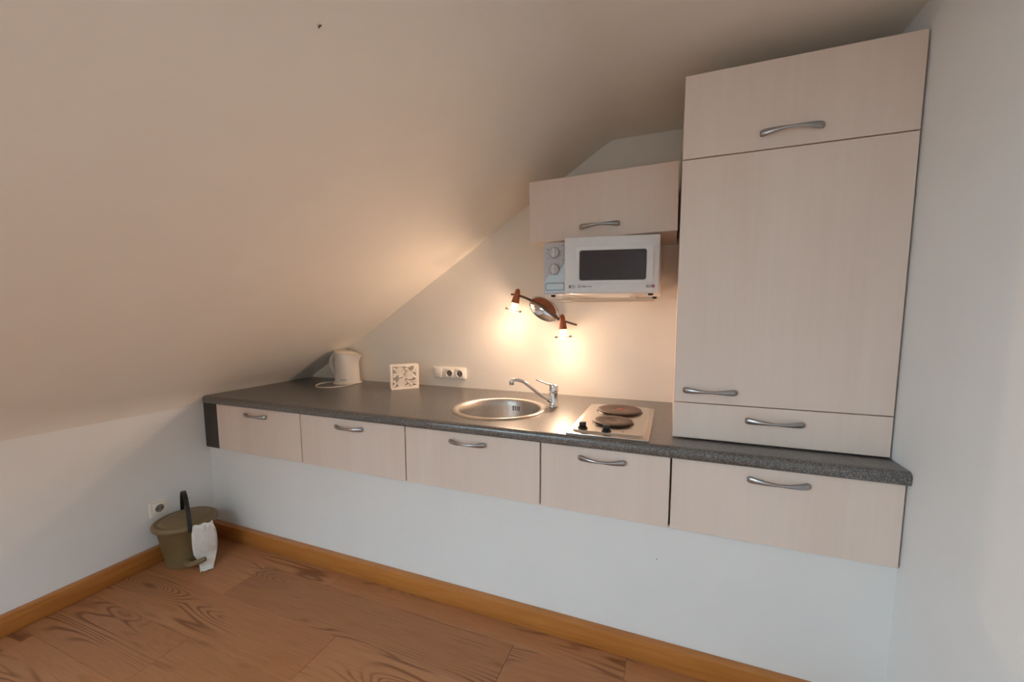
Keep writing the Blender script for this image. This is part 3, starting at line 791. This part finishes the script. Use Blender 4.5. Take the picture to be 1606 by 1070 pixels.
# ------------------------------------------------------------------ bin in the corner
BC = Vector((.140, -.200, 0)); n_ = Vector((.88, -.475, 0)); t_ = Vector((.475, .88, 0))
t = tag(empty('waste_bin', BC), 'olive plastic bucket bin with lid and black handle in the corner', 'bin')
bm = new_bm(); lathe(bm, [(0, 0), (.078, 0), (.083, .004), (.088, .03), (.111, .188), (.116, .193), (.116, .200), (.106, .200), (.080, .012), (0, .012)], 48)
obj('bucket', bm, 'bin_plastic', t, smooth=40)
bm = new_bm(); lathe(bm, [(.118, .196), (.1275, .198), (.1295, .205), (.127, .213), (.118, .219), (.108, .217), (.102, .216), (.085, .226), (.03, .236), (0, .237)], 48)
ld_ = obj('lid', bm, 'bin_plastic', t, smooth=40)
bm = new_bm(); lathe(bm, [(.026, .232), (.024, .239), (.016, .241), (.014, .248), (0, .249)], 24); obj('lid_knob', bm, 'bin_plastic', ld_, smooth=40)
pts = []
for k in range(25):
    a = PI*k/24; o_ = .128*math.cos(a)
    pts.append(n_*(o_) + t_*(.003+.012*math.cos(a)) + Vector((0, 0, .190+.158*math.sin(a))))
bm = new_bm()
prev = None
for i, p in enumerate(pts):
    tg = (pts[min(i+1, 24)]-pts[max(i-1, 0)]).normalized(); nn = tg.cross(t_).normalized()
    ring = [bm.verts.new(p + t_*s*.0085 + nn*q*.0022) for s, q in ((-1,-1),(1,-1),(1,1),(-1,1))]
    if prev:
        for k in range(4): bm.faces.new((prev[k], prev[(k+1)%4], ring[(k+1)%4], ring[k]))
    else: bm.faces.new(ring)
    prev = ring
bm.faces.new(prev[::-1])
obj('bail_handle', bm, 'black_plastic', t)
for s in (-1, 1):
    bm = new_bm(); lathe(bm, [(0, -.006), (.008, -.006), (.008, .006), (0, .008)], 16)
    o = obj('handle_pivot', bm, 'bin_plastic', t, n_*(s*.121)+t_*(.003+s*.012)+Vector((0, 0, .190))); o.rotation_mode = 'QUATERNION'; o.rotation_quaternion = (n_*s).to_track_quat('Z', 'Y')
sp2 = catmull([n_*.070+t_*-.006+Vector((0, 0, .030)), n_*.118+t_*.000+Vector((0, 0, .036)), n_*.150+t_*.022+Vector((0, 0, .046)), n_*.162+t_*.062+Vector((0, 0, .058))], 4)
bm = new_bm(); sweep(bm, sp2, [.016-.005*k/(len(sp2)-1) for k in range(len(sp2))], 14)
obj('foot_spur', bm, 'bin_plastic', t, smooth=60)
# crumpled white bag end hanging from the rim
rowsB = [(.219, .024, .099, .130), (.205, .022, .103, .137), (.180, .018, .110, .137), (.140, .017, .113, .134), (.100, .017, .112, .131), (.070, .020, .110, .122), (.045, .030, .104, .122), (.022, .036, .098, .132), (.004, .038, .092, .150), (.003, .038, .088, .172)]
bm = new_bm(); G = []; NB = 9
dense = []
for a, b in zip(rowsB, rowsB[1:]):
    for q in range(3): dense.append(tuple(x+(y-x)*q/3 for x, y in zip(a, b)))
dense.append(rowsB[-1])
rb_ = random.Random(3)
for i, (z, s0, s1, off) in enumerate(dense):
    row_ = []
    for k in range(NB):
        s = s0+(s1-s0)*k/(NB-1)
        wob = .0035*math.sin(3.1*k+.5*i)+.003*math.sin(1.3*k-.8*i)+rb_.uniform(-.0012, .0012)
        zz = z + (.004*math.sin(k*1.7) if i == 0 else 0)
        row_.append(bm.verts.new(n_*(off+wob-(.006 if z > .03 else 0)*abs(k-4)/4) + t_*s + Vector((0, 0, max(zz + (0 if z > .01 else abs(wob)*.4), .002)))))
    G.append(row_)
for A, B in zip(G, G[1:]):
    for k in range(NB-1): bm.faces.new((A[k], A[k+1], B[k+1], B[k]))
o = obj('bag', bm, 'bag_white', None, BC, smooth=70)
md = o.modifiers.new('thickness', 'SOLIDIFY'); md.thickness = .0012; md.offset = 1
o.name = 'plastic_bag'
tag(o, 'crumpled white plastic bag hanging from the bin rim to the floor', 'bag')

# small holes left in the plaster
def nail_hole(wall, p, rot):
    bm = new_bm(); lathe(bm, [(.0022, 0), (.0020, .0006), (0, .0007)], 10)
    o = obj('nail_hole', bm, 'print_grey', wall, Vector(p)-wall.location, rot)
wl = bpy.data.objects['wall_left']; wb = bpy.data.objects['wall_back_lower']
nail_hole(wl, (0, -.100, .253), (0, PI/2, 0)); nail_hole(wb, (2.323, YWL, .373), (PI/2, 0, 0))

# ------------------------------------------------------------------ insect on the sloping ceiling
ix, iy = 1.6426, -.6833; sl = math.atan(.628); iz = SLZ(ix)
t = tag(empty('insect', (ix, iy, iz), rot=(0, -sl, 0)), 'tiny dark winged insect resting on the sloping ceiling', 'insect')
bm = new_bm(); sweep(bm, [(-.004, .001, -.0022), (-.001, .0, -.0024), (.002, -.001, -.0025), (.005, -.0015, -.0024)], [.0004, .0009, .0011, .0005], 8); obj('body', bm, 'insect_brown', t)
bm = new_bm()
for s in (-1, 1):
    for q in (-.001, .001, .003): sweep(bm, [(q, 0, -.0022), (q+s*.0012, s*.002, -.0034), (q+s*.0005, s*.0042, -.0006)], .00018, 5)
obj('legs', bm, 'insect_brown', t)
for s in (-1, 1):
    bm = new_bm(); prism(bm, [(-.0005, 0), (.003, s*.0012), (.0065, s*.0010), (.007, 0)], .0001, 'z', -.0034); obj('wing', bm, 'insect_brown', t)
